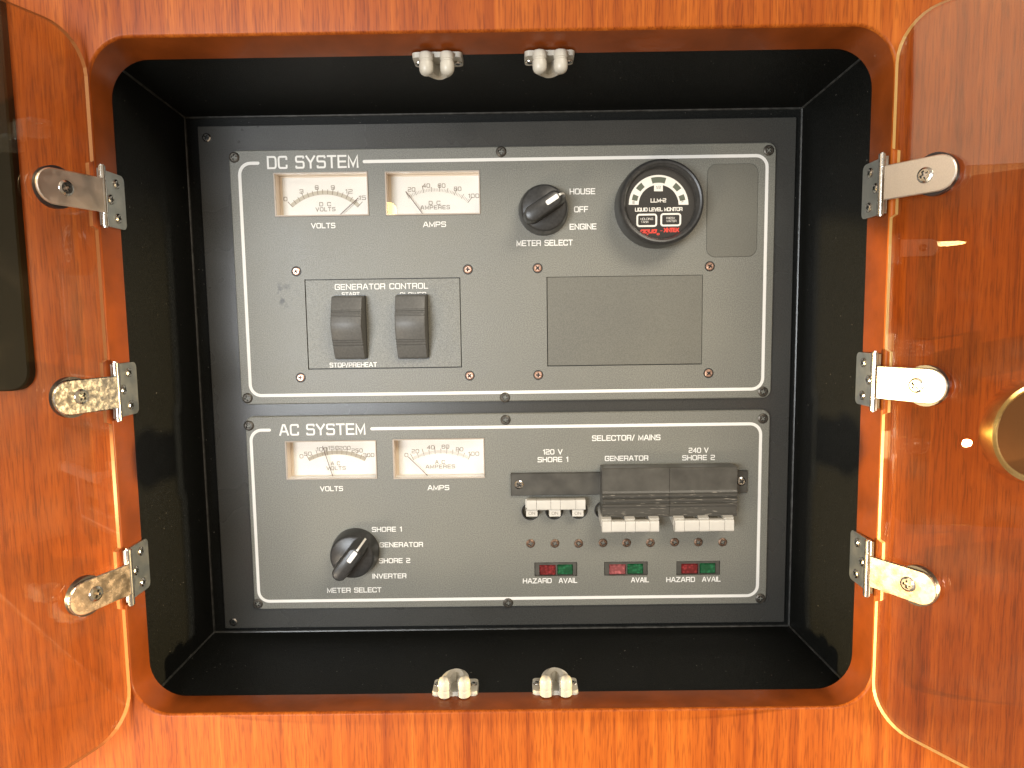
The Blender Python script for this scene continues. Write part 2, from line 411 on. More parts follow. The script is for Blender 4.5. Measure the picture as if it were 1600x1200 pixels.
def ribbon(bm, pts, t, Y, mi=0):
    P = [Vector(p) for p in pts]; Q = [P[0]]
    for p in P[1:]:
        if (p - Q[-1]).length > 1e-7: Q.append(p)
    P = Q
    closed = len(P) > 3 and (P[0] - P[-1]).length < 1e-7
    if closed: P = P[:-1]
    n = len(P)
    if n < 2: return
    L = []; Rr = []
    for i in range(n):
        if closed: e1 = (P[i] - P[i - 1]).normalized(); e2 = (P[(i + 1) % n] - P[i]).normalized()
        else:
            e1 = (P[i] - P[i - 1]).normalized() if i else (P[1] - P[0]).normalized()
            e2 = (P[i + 1] - P[i]).normalized() if i < n - 1 else e1
        n1 = Vector((-e1.y, e1.x)); n2 = Vector((-e2.y, e2.x)); nn = n1 + n2
        nn = nn / max(nn.length_squared, .55) * 2 * (t / 2) if nn.length > 1e-6 else n1 * t / 2
        a = P[i] + nn; b = P[i] - nn
        if not closed and i == 0: a -= e1 * 0; b -= e1 * 0
        L.append(bm.verts.new((a.x, Y, a.y))); Rr.append(bm.verts.new((b.x, Y, b.y)))
    for i in range(n if closed else n - 1):
        j = (i + 1) % n
        bm.faces.new((L[i], L[j], Rr[j], Rr[i])).material_index = mi
def text_bm(bm, s, x0, x1, zb, h, Y, t=.16, slant=0., gap=.34, mi=0):
    """lettering between x0 and x1, baseline zb, cap height h"""
    adv = 0; items = []
    for ch in s:
        g = GL[ch]; items.append((adv, g)); adv += g[0] + gap
    total = adv - gap
    th = t * h
    sx = ((x1 - x0) - th) / max(total, .2)
    k = 0
    for a, (wd, strokes, r) in items:
        for st in strokes:
            pts = fillet(st, r)
            pts = [(x0 + th / 2 + (a + px) * sx + slant * h * pz, zb + th / 2 + pz * (h - th)) for px, pz in pts]
            P0, P1 = Vector(pts[0]), Vector(pts[-1])
            if (P0 - P1).length > 1e-7:          # square ends
                a_ = (P0 - Vector(pts[1])).normalized() * th * .5; b_ = (P1 - Vector(pts[-2])).normalized() * th * .5
                pts = [tuple(P0 + a_)] + pts[1:-1] + [tuple(P1 + b_)]
            ribbon(bm, pts, th, Y - .000004 * (k % 3), mi); k += 1
def text(parent, s, xa, xb, ym, hpx, Y=-.00012, mat=None, t=.165, label=None, name='lettering', gap=.46, slant=0.):
    """xa..xb and the middle row ym in photo pixels, lying on the plane Y"""
    a = at(xa, ym, Y); b = at(xb, ym, Y); h = hpx * (Y - CAM.y) / FPX
    bm = bmesh.new(); text_bm(bm, s, a.x, b.x, (a.z + b.z) / 2 - h / 2, h, Y, t, slant, gap)
    return obj(name, bm, mat or M['white'], parent, label=label)

# ------------------------------------------------------------------ screws: one mesh per kind, a domed head with a cut cross
def screw_mesh(name, r, mat, dome=.0009, sink=.0, lod=24, square=False):
    bm = bmesh.new()
    a = r * .56; b = r * .17
    cross = [(a, -b), (a, b), (b, b), (b, a), (-b, a), (-b, b), (-a, b), (-a, -b), (-b, -b), (-b, -a), (b, -a), (b, -b)]
    L0 = ring3(bm, circ(0, 0, r, lod), 0); L1 = ring3(bm, circ(0, 0, r * .96, lod), -dome * .45)
    L2 = ring3(bm, circ(0, 0, r * .72, lod), -dome)
    bridge(bm, L0, L1); bridge(bm, L1, L2)
    c0 = ring3(bm, cross, -dome * 1.0); c1 = ring3(bm, [(x * .8, z * .8) for x, z in cross], dome * .3)
    fill(bm, [L2, c0]); bridge(bm, c0, c1, 1); fill(bm, [c1], 1)
    bmesh.ops.recalc_face_normals(bm, faces=bm.faces[:])
    me = bpy.data.meshes.new(name); bm.to_mesh(me); bm.free()
    me.materials.append(mat); me.materials.append(M['hole'])
    return me
SM = {}
def screw(parent, loc, kind, r, mat, ang=None, n_axis=None, name='screw', label=None):
    key = (kind, round(r, 5))
    if key not in SM: SM[key] = screw_mesh(name, r, mat)
    o = bpy.data.objects.new(name, SM[key]); _link(o, parent, loc)
    a = random.uniform(0, PI / 2) if ang is None else ang
    q = Matrix.Rotation(a, 4, 'Y')
    if n_axis is not None:
        q = Vector((0, -1, 0)).rotation_difference(Vector(n_axis)).to_matrix().to_4x4() @ q
    o.rotation_euler = q.to_euler()
    if label: o['label'] = label
    return o

# ================================================================== THE SETTING
WF, WR = -.109, -.085                   # front and rear of the wooden wall panel
HX0, HX1, HZ0, HZ1, HR = -.2415, .2322, -.2015, .2138, .0245
hole = rrect(-.2408, .2334, -.2002, .2178, HR, 10)          # at the front of the wall panel; it narrows slightly to the rear
hole_rear = rrect(HX0, HX1, HZ0, HZ1, HR, 10)
bm = bmesh.new()
big = rrect(-.95, .95, -.75, .8, 0)
hf = ring3(bm, inset(hole, -.0018), WF); o1 = ring3(bm, big, WF); fill(bm, [o1, hf])
prev = hf
for k, (d, y) in enumerate(((.0011, .0003), (.0005, .0008), (.0, .0018))):
    nx = ring3(bm, inset(hole, -d) if d else hole, WF + y); bridge(bm, prev, nx, 0); prev = nx
rear = ring3(bm, hole_rear, WR); bridge(bm, prev, rear, 1)
o2 = ring3(bm, big, WR); fill(bm, [o2, rear]); bridge(bm, o1, o2)
wall = struct(obj('wall', bm, [M['wood'], M['edge']], smooth=True))

# black box behind the opening
BX0, BX1, BZ0, BZ1, BY = -.2395, .2270, -.2000, .2056, .007
backhole = rrect(-.212, .212, -.186, .187, 0)     # the panels' instruments reach through the back
bm = bmesh.new()
e = .0004
F = ring3(bm, rrect(HX0 - e, HX1 + e, HZ0 - e, HZ1 + e, 0), WR + .0003); B = ring3(bm, rrect(BX0, BX1, BZ0, BZ1, 0), BY)
bridge(bm, F, B); BH = ring3(bm, backhole, BY); fill(bm, [B, BH])
F2 = ring3(bm, rrect(HX0 - .02, HX1 + .02, HZ0 - .02, HZ1 + .02, 0), WR + .0003); B2 = ring3(bm, rrect(HX0 - .02, HX1 + .02, HZ0 - .02, HZ1 + .02, 0), BY + .03)
bridge(bm, F2, B2); bm.faces.new(B2)
for i in range(4): bm.faces.new((F[i], F[(i + 1) % 4], F2[(i + 1) % 4], F2[i]))
liner = thing('recessed_box', 'black lined recessed box set into the wood wall around both panels', 'recess', (0, BY, 0))
obj('lining', bm, M['liner'], liner)
def tube(bm, a, b, r, n=8):
    a = Vector(a); b = Vector(b); d = (b - a).normalized()
    u = d.orthogonal().normalized(); v = d.cross(u)
    A = [bm.verts.new(a + (u * math.cos(2 * PI * i / n) + v * math.sin(2 * PI * i / n)) * r) for i in range(n)]
    Bv = [bm.verts.new(b + (u * math.cos(2 * PI * i / n) + v * math.sin(2 * PI * i / n)) * r) for i in range(n)]
    bridge(bm, A, Bv); bm.faces.new(A); bm.faces.new(Bv)
fc = [(HX1, HZ1), (HX0, HZ1), (HX0, HZ0), (HX1, HZ0)]; bc = [(BX1, BZ1), (BX0, BZ1), (BX0, BZ0), (BX1, BZ0)]
for i in range(4):
    bm = bmesh.new(); p = Vector((bc[i][0], BY, bc[i][1])); q = Vector((fc[i][0], WR, fc[i][1]))
    tube(bm, p, p.lerp(q, .88), .0009); obj('corner_seam', bm, M['bead'], liner, smooth=True)
    bm = bmesh.new(); j = (i + 1) % 4; tube(bm, (bc[i][0], BY, bc[i][1]), (bc[j][0], BY, bc[j][1]), .0011)
    obj('edge_seam', bm, M['bead'], liner, smooth=True)

# mounting plate the two panels are screwed to
MPY = .003
bm = bmesh.new(); slab(bm, rrect(-.2285, .2215, -.1950, .1978, .0008, 2), [rrect(-.196, .196, .004, .170, 0), rrect(-.194, .194, -.170, -.030, 0)], MPY, MPY + .003, .0004)
mp = thing('mounting_plate', 'flat black metal backing plate behind the two grey panels', 'plate', (0, MPY, 0))
obj('plate', bm, M['mount'], mp)
for x, y in ((323, 215), (365, 972)):
    screw(mp, at(x, y, MPY - .0003), 'steel', .0033, M['steel'])

# ================================================================== PANELS
PT = .0028
def meter_rect(x0, x1, y0, y1):
    a = at(x0, y0); b = at(x1, y1); return (a.x, b.x, b.z, a.z)
def arc_pts(cx, cy, r, a0, a1, n, Y):
    out = []
    for i in range(n + 1):
        a = R(a0 + (a1 - a0) * i / n); p = at(cx + r * math.cos(a), cy - r * math.sin(a), Y); out.append((p.x, p.z))
    return out

FD = .0118   # depth of the meter face behind the panel front
def meter(parent, name, rect, ends, nums, unit, unit2, needle, minor, major, label, radius, band):
    """rect: window (x0,x1,y0,y1) px. ends: (pixel of first tick, of last tick, top of the arc)"""
    x0, x1, z0, z1 = meter_rect(*rect)
    mt = node(name, parent, ((x0 + x1) / 2, 0, (z0 + z1) / 2), label)
    g = .0006
    # side walls
    bm = bmesh.new()
    A = ring3(bm, rrect(x0 + g, x1 - g, z0 + g, z1 - g, 0), .0004); Bq = ring3(bm, rrect(x0 + g, x1 - g, z0 + g, z1 - g, 0), FD + .001)
    bridge(bm, A, Bq); bm.faces.ensure_lookup_table()
    for k in (2, 3): bm.faces[k].material_index = 1
    obj('housing', bm, [M['side'], M['face']], mt)
    bm = bmesh.new(); slab(bm, rrect(x0 + .0008, x1 - .0008, z0 + .0008, z1 - .0008, 0), (), FD, FD + .0008); obj('face', bm, M['face'], mt)
    # inner bezel step, clear plastic box edge
    bm = bmesh.new()
    slab(bm, rrect(x0 + .0007, x1 - .0007, z0 + .0007, z1 - .0007, 0), [rrect(x0 + .0026, x1 - .0012, z0 + .0010, z1 - .0016, 0)], FD - .0010, FD - .0001)
    obj('face_surround', bm, M['surround'], mt)
    Y = FD - .00025
    # circle through the three pixels
    (ax, ay), (bx, by), (tx, ty) = ends
    d = 2 * (ax * (by - ty) + bx * (ty - ay) + tx * (ay - by))
    ux = ((ax * ax + ay * ay) * (by - ty) + (bx * bx + by * by) * (ty - ay) + (tx * tx + ty * ty) * (ay - by)) / d
    uy = ((ax * ax + ay * ay) * (tx - bx) + (bx * bx + by * by) * (ax - tx) + (tx * tx + ty * ty) * (bx - ax)) / d
    rr = math.hypot(ax - ux, ay - uy)
    a0 = math.degrees(math.atan2(uy - ay, ax - ux)); a1 = math.degrees(math.atan2(uy - by, bx - ux))
    bm = bmesh.new()
    if band:
        o_ = arc_pts(ux, uy, rr + 2.2, a0, a1, 24, Y + .0001); i_ = arc_pts(ux, uy, rr - 4.0, a0, a1, 24, Y + .0001)
        vo = [bm.verts.new((x, Y + .0001, z)) for x, z in o_]; vi = [bm.verts.new((x, Y + .0001, z)) for x, z in i_]
        for i in range(24): bm.faces.new((vo[i], vo[i + 1], vi[i + 1], vi[i])).material_index = 1
    nM = len(nums) - 1 if nums else 5
    total = nM * major * minor
    for i in range(total + 1):
        a = a0 + (a1 - a0) * i / total
        if i % (major * minor) == 0: r0, r1, t = -3.5, 8, .00045
        elif i % minor == 0: r0, r1, t = -3.5, 4.2, .0004
        else: r0, r1, t = -3.0, 1.6, .00022
        pts = []
        for r_ in (rr + r0, rr + r1):
            p = at(ux + r_ * math.cos(R(a)), uy - r_ * math.sin(R(a)), Y); pts.append((p.x, p.z))
        ribbon(bm, pts, t, Y)
    obj('scale', bm, [M['ink'], M['scale']], mt)
    for s, x, y in nums: text(mt, s, x - 2.9 * len(s), x + 2.9 * len(s), y, 6.4, Y, M['ink'], .13, name='numeral', gap=.5)
    for s, xa, xb, y in (unit, unit2):
        text(mt, s, xa, xb, y, 6.0, Y, M['ink'], .14, gap=.6)
    (nx0, ny0), (nx1, ny1) = needle
    p0 = at(nx0, ny0, FD - .003); p1 = at(nx1, ny1, FD - .003)
    bm = bmesh.new(); tube(bm, p0, p1, .00028, 6); obj('needle', bm, M['needle'], mt)
    bm = bmesh.new(); slab(bm, rrect(x0 + .0003, x1 - .0003, z0 + .0003, z1 - .0003, .0004, 2), (), -.0006, .0010, .0004)
    obj('window', bm, M['glass'], mt)
    # thin bright moulding of the clear cover round the window
    bm = bmesh.new(); slab(bm, rrect(x0 + .0001, x1 - .0001, z0 + .0001, z1 - .0001, .0005, 2), [rrect(x0 + .0011, x1 - .0009, z0 + .0011, z1 - .0009, 0)], -.0009, .0005, .0002)
    obj('window_frame', bm, M['frame'], mt)
    return mt
def worn_glint_ribs():  # pale streaks on the cover ribs: wear and glints put into the colour
    m, nt, b = nmat('worn_glint_ribs')
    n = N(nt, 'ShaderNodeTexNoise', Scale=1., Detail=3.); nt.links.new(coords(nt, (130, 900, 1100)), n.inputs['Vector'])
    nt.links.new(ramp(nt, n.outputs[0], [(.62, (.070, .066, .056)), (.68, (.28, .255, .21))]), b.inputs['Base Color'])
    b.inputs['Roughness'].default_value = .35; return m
M['worn_glints'] = worn_glint_ribs()
M['surround'] = simple('pale_surround', (.88, .78, .66), .4)
M['frame'] = simple('clear_plastic_edge', (.50, .43, .36), .18, coat=.5)

def border(parent, l, r, b, t, gap, rad=.0085, wid=.0024):
    """white ruled border with a gap for the title"""
    bm = bmesh.new(); Y = -.00012
    pts = rrect(l, r, b, t, rad, 8)     # starts right-top corner, goes over the top to the left
    k = next(i for i in range(len(pts)) if pts[i][0] < (l + r) / 2)
    top_right = pts[:k]; rest = pts[k:]
    path = [(gap[0], t)] + rest + top_right + [(gap[1], t)]
    ribbon(bm, path, wid, Y)
    for g in gap:
        lo = circ(g, t, wid / 2, 12); bm.faces.new([bm.verts.new((x, Y - .00001, z)) for x, z in lo])
    return obj('border_line', bm, M['white'], parent)

def knob(parent, cx, cy, ang, label):
    """cx, cy: pixel of the centre of its foot on the panel; ang: pointer direction, degrees"""
    c = at(cx, cy); k = node('selector_knob', parent, c, label)
    bm = bmesh.new()
    lathe(bm, (c.x, c.z), [(.0188, 0), (.0186, -.004), (.0172, -.0122), (.0166, -.0138), (.0155, -.0146), (0, -.0150)], 56)
    obj('skirt', bm, M['black'], k, smooth=True)
    def stadium(xa, xb, w, n=10):
        pts = []
        for i in range(n + 1):
            a = -PI / 2 + PI * i / n; pts.append((xb - w + w * math.cos(a), w * math.sin(a)))
        for i in range(n + 1):
            a = PI / 2 + PI * i / n; pts.append((xa + w + w * math.cos(a), w * math.sin(a)))
        return pts
    bm = bmesh.new()
    prev = None
    for xa, xb, w_, y in ((-.0172, .0178, .0066, -.0128), (-.0168, .0165, .0060, -.0185), (-.0165, .0138, .0057, -.0262), (-.0158, .0128, .0051, -.0275), (-.0148, .0118, .0042, -.0280)):
        L = ring3(bm, stadium(xa, xb, w_), y)
        if prev: bridge(bm, prev, L)
        prev = L
    bm.faces.new(prev)
    rot = Matrix.Translation((c.x, 0, c.z)) @ Matrix.Rotation(-R(ang), 4, 'Y')
    xform(bm, rot); obj('grip', bm, M['black'], k, smooth=True)
    bm = bmesh.new()
    f = [bm.verts.new((x, -.02808, z)) for x, z in rrect(.0012, .0112, -.0017, .0017, .0010, 4)]; bm.faces.new(f)
    prevp = None
    for x, y in ((.0108, -.02809), (.0130, -.0276), (.0141, -.0263), (.0168, -.0185), (.0181, -.0127)):
        a = bm.verts.new((x, y, -.0008)); b = bm.verts.new((x, y, .0008))
        if prevp: bm.faces.new((prevp[0], prevp[1], b, a))
        prevp = (a, b)
    xform(bm, rot); obj('pointer_mark', bm, M['white'], k)
    return k

def rocker(parent, x0, x1, y0, y1, label):
    """pixel box of its front face"""
    a = at(x0, y0, -.010); b = at(x1, y1, -.010)
    xa, xb, zt, zb = a.x, b.x, a.z, b.z
    rk = node('rocker_switch', parent, ((xa + xb) / 2, 0, (zt + zb) / 2), label)
    bm = bmesh.new(); H = zt - zb
    rows = []
    n = 90; grooves = (.235, .275, .315, .70, .74, .78)
    for i in range(n + 1):
        t = i / n
        hgt = .0085 + .0075 * math.sin(min(1, t / .6) * PI * .5 + .12) - .0105 * max(0, (t - .42) / .58) ** 1.5
        if t < .035: hgt -= .003 * (1 - t / .035) ** 2
        if t > .97: hgt -= .002 * ((t - .97) / .03) ** 2
        for gq in grooves:
            if abs(t - gq) < .0105: hgt -= .0006
        rows.append((zt - t * H, -hgt))
    e = .0012; prevr = None
    for i, (z, y) in enumerate(rows):
        sh = .0009 if i in (0, n) else (.0004 if i in (1, n - 1) else 0)
        vs = [bm.verts.new(p) for p in ((xa + sh - .0003, .001, z), (xa + sh, y + e, z), (xa + e * .35 + sh, y + e * .3, z), (xa + e + sh, y, z), (xb - e - sh, y, z), (xb - e * .35 - sh, y + e * .3, z), (xb - sh, y + e, z), (xb - sh + .0003, .001, z))]
        if prevr:
            for k in range(7): bm.faces.new((prevr[k], prevr[k + 1], vs[k + 1], vs[k]))
        else: bm.faces.new(vs)
        prevr = vs
    bm.faces.new(prevr)
    obj('actuator', bm, M['rocker'], rk, smooth=True)
    bm = bmesh.new()
    slab(bm, rrect(xa - .0006, xb + .0006, zb - .0006, zt + .0006, .001, 3), (), -.0006, .001); obj('bezel', bm, M['black'], rk)
    return rk

def inset_plate(parent, px, label, name):
    x0, x1, z0, z1 = px
    pn = node(name, parent, ((x0 + x1) / 2, 0, (z0 + z1) / 2), label)
    bm = bmesh.new(); slab(bm, rrect(x0 + .0006, x1 - .0006, z0 + .0007, z1 - .0006, .0003, 2), (), .0002, .0016, .0002)
    return pn, bm

# ---------------------------------------------------------------- DC panel
dc = thing('dc_panel', 'upper grey control panel headed DC SYSTEM with white border line', 'control panel', (0, 0, .082))
DL, DR, DB, DT = -.2048, .2058, -.0132, .1790
mv = (427, 577, 270, 337); ma = (601, 751, 268, 335)
r1 = meter_rect(*mv); r2 = meter_rect(*ma)
q1 = (at(475, 436).x * .5 + at(482, 578).x * .5, at(720, 433).x * .5 + at(721, 574).x * .5, at(600, 576).z, at(600, 435).z)
q2 = (at(854, 432).x * .5 + at(855, 573).x * .5, at(1098, 430).x * .5 + at(1097, 569).x * .5, at(975, 571).z, at(975, 431).z)
holes = [rrect(*r, 0) for r in (r1, r2, q1, q2)]
bm = bmesh.new(); slab(bm, rrect(DL, DR, DB, DT, .0065, 6), holes, 0, PT, .0007)
obj('plate', bm, M['panel'], dc)
a = at(380, 250); b_ = at(1196, 613)
border(dc, at(383, 440).x, at(1195, 430).x, at(790, 613).z, at(800, 249).z, (at(403, 253).x, at(569, 251).x))
text(dc, 'DC SYSTEM', 417, 560, 253, 19.5, t=.15)
meter(dc, 'voltmeter', mv, ((455, 321), (561, 321), (508, 300)),
      [('0', 446, 311), ('3', 471, 299), ('6', 495, 293), ('9', 520, 293), ('12', 545, 299), ('15', 566, 309)],
      ('D C', 499, 517, 319), ('VOLTS', 493, 524, 327), ((532, 335), (560, 309)), 1, 3, 'voltmeter reading 15 under the DC SYSTEM title', 0, True)
meter(dc, 'ammeter', ma, ((638, 307), (733, 314), (683, 296)),
      [('20', 643, 296), ('40', 666, 290), ('60', 690, 290), ('80', 715, 295), ('100', 740, 306)],
      ('D C', 670, 688, 317), ('AMPERES', 657, 703, 324), ((661, 335), (634, 299)), 5, 2, 'ammeter with its needle near the low end', 0, False)
text(dc, 'VOLTS', 486, 524, 352.5, 8.2); text(dc, 'AMPS', 661, 697, 350.5, 8.2)
knob(dc, 849, 329, 33, 'black knob pointing at HOUSE')
for s, xa, xb, y in (('HOUSE', 890, 930, 299), ('OFF', 897, 919, 327), ('ENGINE', 890, 932, 354)): text(dc, s, xa, xb, y, 9)
text(dc, 'METER SELECT', 807, 895, 379.5, 9)
KS = .0034
for x, y in ((463, 424), (731, 421), (840, 419), (1109, 416), (470, 590), (734, 587), (841, 586), (1107, 583)):
    p = at(x, y)
    screw(dc, (p.x, -.0003, p.z), 'brass', .0031, M['brass'])
    bm = bmesh.new(); lathe(bm, (p.x, p.z), [(.0039, .0001), (.0038, -.00025), (.0030, -.0003)], 24); obj('screw_cup', bm, M['hole'], dc, smooth=True)
for x, y in ((366, 246), (783, 237), (1201, 235), (387, 622), (789, 621), (1192, 612)):
    p = at(x, y); screw(dc, (p.x, -.0002, p.z), 'dark', .0040, M['darkscrew'])
pn, bm = inset_plate(dc, q1, 'switch plate with GENERATOR CONTROL lettering', 'switch_plate'); obj('blank', bm, M['panel'], pn)
text(pn, 'GENERATOR CONTROL', 523, 669, 447.5, 9, Y=.0001, t=.15)
text(pn, 'START', 534, 562, 460, 7, Y=.0001); text(pn, 'BLOWER', 625, 666, 460, 7, Y=.0001); text(pn, 'STOP/PREHEAT', 515, 589, 570, 7.5, Y=.0001)
rocker(dc, 517, 569, 462, 562, 'left rocker switch between START and STOP/PREHEAT'); rocker(dc, 617, 667, 460, 561, 'right rocker switch under BLOWER')
bm = bmesh.new(); slab(bm, rrect(q2[0] + .0006, q2[1] - .0003, q2[2] + .0006, q2[3] - .0003, .0003, 2), (), .0002, .0016, .0002)
obj('blanking_plate', bm, M['cover'], dc, label='plain rectangular blank plate flush in its cut-out')
# dark backing behind the cut-outs
for q in (q1, q2):
    bm = bmesh.new(); box(bm, q[0] - .0008, q[1] + .0008, PT - .0002, PT + .0001, q[2] - .0008, q[3] + .0008); obj('backing', bm, M['hole'], dc)
c0 = at(1105, 255); c1 = at(1182, 401)
bm = bmesh.new(); slab(bm, rrect(c0.x, c1.x, c1.z, at(1140, 256).z, .0068, 6), (), -.0007, .0002, .0004); obj('cover_plate', bm, M['cover'], dc, label='thin round-cornered cover plate at the top right')

# level gauge
gc = at(1024.5, 323)
lg = node('level_gauge', dc, (gc.x, 0, gc.z), 'round black liquid level gauge')
bm = bmesh.new(); lathe(bm, (gc.x, gc.z), [(.0312, .0), (.0312, -.0165), (.0306, -.0205), (.0298, -.0222), (.0286, -.0230), (.0274, -.0226), (.0262, -.0208), (.0256, -.0180), (.0250, -.0172)], 80, closed_front=False)
obj('bezel', bm, M['black'], lg, smooth=True)
DY = -.0165
bm = bmesh.new(); lathe(bm, (gc.x, gc.z), [(.0262, DY + .001), (.0262, DY)], 64); obj('dial', bm, M['dial'], lg)
def gp(u, v, Y): return at(960 + u / 6.154, 240 + v / 6.154, Y)
GCX, GCY = 425, 492
def sector(r0, r1, a0, a1, Y, n=24):
    o_ = []; i_ = []
    for i in range(n + 1):
        a = R(a0 + (a1 - a0) * i / n)
        for r_, L in ((r1, o_), (r0, i_)):
            p = gp(GCX + r_ * math.cos(a), GCY - r_ * math.sin(a), Y); L.append((p.x, Y, p.z))
    return o_, i_
bm = bmesh.new(); Yp = DY - .0001
o_, i_ = sector(192, 287, 0, 180, Yp, 40)
vo = [bm.verts.new(v) for v in o_]; vi = [bm.verts.new(v) for v in i_]
for i in range(40): bm.faces.new((vo[i], vo[i + 1], vi[i + 1], vi[i]))
q = [gp(u, v, Yp - .00003) for u, v in ((381, 285), (466, 285), (466, 362), (381, 362))]
bm.faces.new([bm.verts.new((p.x, Yp - .00003, p.z)) for p in q])
obj('arc_scale', bm, M['white'], lg)
for a0, a1, r0, r1 in ((157, 170, 208, 262), (128, 144, 216, 270), (74, 106, 212, 268), (36, 52, 216, 270), (10, 23, 208, 262)):
    bm = bmesh.new(); Ys = Yp - .00006; o_, i_ = sector(r0, r1, a0, a1, Ys, 6)
    vo = [bm.verts.new(v) for v in o_]; vi = [bm.verts.new(v) for v in i_]
    for i in range(6): bm.faces.new((vo[i], vo[i + 1], vi[i + 1], vi[i]))
    obj('level_segment', bm, M['seg'], lg)
def gtext(s, ua, ub, v, h, mat=None, t=.2, slant=0., gap=.3, Y=None, name='lettering'):
    return text(lg, s, 960 + ua / 6.154, 960 + ub / 6.154, 240 + v / 6.154, h / 6.154, Y or (Yp - .00006), mat, t, name=name, slant=slant, gap=gap)
gtext('E', 176, 198, 470, 28, M['dial'], .14); gtext('F', 648, 668, 458, 28, M['dial'], .14); gtext('1/2', 400, 446, 325, 26, M['dial'], .12)
gtext('LLM-2', 348, 498, 450, 38, t=.2); gtext('LIQUID LEVEL MONITOR', 198, 655, 536, 36, t=.2)
for u0, u1, v0, v1 in ((212, 411, 577, 706), (442, 642, 571, 700)):
    a = gp(u0 + 8, v1 - 8, Yp); b = gp(u1 - 8, v0 + 8, Yp); bm = bmesh.new()
    pts = rrect(a.x, b.x, a.z, b.z, .0016, 5); ribbon(bm, pts + [pts[0]], .0013, Yp); obj('button', bm, M['white'], lg)
gtext('HOLDING', 250, 372, 628, 20, t=.12); gtext('TANK', 254, 330, 657, 20, t=.12)
gtext('FRESH', 500, 580, 620, 20, t=.12); gtext('WATER', 500, 596, 648, 20, t=.12)
gtext('aqua', 246, 405, 742, 50, M['red'], .28, .15, .25); gtext('®', 405, 436, 752, 36, M['red'], .2); gtext('-', 440, 462, 742, 34, M['red'], .14); gtext('XINTEX', 474, 622, 734, 42, M['red'], .26, 0, .22)
bm = bmesh.new(); lathe(bm, (gc.x, gc.z), [(.0256, -.0186), (.0253, -.0189), (.012, -.0191), (0, -.0192)], 48); obj('glass', bm, M['glass'], lg, smooth=True)

# ---------------------------------------------------------------- AC panel
ac = thing('ac_panel', 'lower grey control panel headed AC SYSTEM with white border line', 'control panel', (0, 0, -.10))
AL, AR, AB, AT = -.2028, .2056, -.1782, -.0225
mv = (445, 590, 689, 748); ma = (613, 758, 686, 747)
r1 = meter_rect(*mv); r2 = meter_rect(*ma)
tog = [(829, 799), (866, 798), (904, 797), (943, 797), (979, 796), (1016, 796), (1054, 795), (1091, 795), (1129, 794)]
tr = .0068
thole = [circ(at(x, y).x, at(x, y).z, tr, 24) for x, y in tog]
ind = [(835, 902, 879, 900), (944, 1012, 878, 899), (1057, 1125, 877, 898)]
ihole = [rrect(*meter_rect(*r), 0) for r in ind]
bm = bmesh.new(); slab(bm, rrect(AL, AR, AB, AT, .0065, 6), [rrect(*r, 0) for r in (r1, r2)] + thole + ihole, 0, PT, .0007)
obj('plate', bm, M['panel'], ac)
border(ac, at(398, 800).x, at(1186, 795).x, at(795, 935).z, at(800, 667).z, (at(421, 671).x, at(581, 669).x))
text(ac, 'AC SYSTEM', 436, 571, 671, 18.5, t=.15)
meter(ac, 'voltmeter', mv, ((482, 717), (571, 717), (526, 706)),
      [('0', 471, 713), ('50', 481, 709), ('100', 503, 702), ('150', 521, 700), ('200', 539, 700), ('250', 558, 704), ('300', 576, 711)],
      ('A C', 517, 531, 724), ('VOLTS', 510, 540, 731.5), ((521, 747), (504, 697)), 5, 2, 'voltmeter with numerals up to 300 under the AC SYSTEM title', 0, True)
meter(ac, 'ammeter', ma, ((645, 716), (733, 715), (690, 705)),
      [('0', 635, 711), ('20', 649, 705), ('40', 673, 699), ('60', 696, 698), ('80', 718, 702), ('100', 740, 709)],
      ('A C', 680, 695, 722), ('AMPERES', 665, 711, 729), ((670, 745), (638, 714)), 5, 2, 'ammeter with its needle at 0', 0, False)
text(ac, 'VOLTS', 500, 536, 763.5, 8.2); text(ac, 'AMPS', 668, 702, 762, 8.2)
knob(ac, 556, 861, 52, 'black knob pointing between SHORE 1 and GENERATOR')
for s, xa, xb, y in (('SHORE 1', 581, 628, 827), ('GENERATOR', 593, 661, 851), ('SHORE 2', 592, 641, 876), ('INVERTER', 582, 635, 900)): text(ac, s, xa, xb, y, 8.2)
text(ac, 'METER SELECT', 511, 596, 922, 8.5)
text(ac, 'SELECTOR/ MAINS', 925, 1032, 684, 9)
for s, xa, xb, y in (('120 V', 848, 879, 706), ('SHORE 1', 840, 888, 718), ('GENERATOR', 945, 1013, 716), ('240 V', 1076, 1107, 703.5), ('SHORE 2', 1066, 1117, 715),
                     ('HAZARD', 817, 862, 907.5), ('AVAIL', 873, 902, 907), ('AVAIL', 986, 1014, 906), ('HAZARD', 1041, 1086, 905.5), ('AVAIL', 1097, 1126, 905)):
    text(ac, s, xa, xb, y, 8.4)
for x, y in ((389, 665), (790, 656), (1192, 654), (403, 943), (794, 942), (1188, 935)):
    p = at(x, y); screw(ac, (p.x, -.0002, p.z), 'dark', .0040, M['darkscrew'])
for x, y in ((829, 849), (867, 849), (904, 849), (942, 848), (979, 848), (1016, 848), (1054, 847), (1091, 847), (1129, 847)):
    p = at(x, y); screw(ac, (p.x, -.0002, p.z), 'bronze', .0035, M['bronze'])
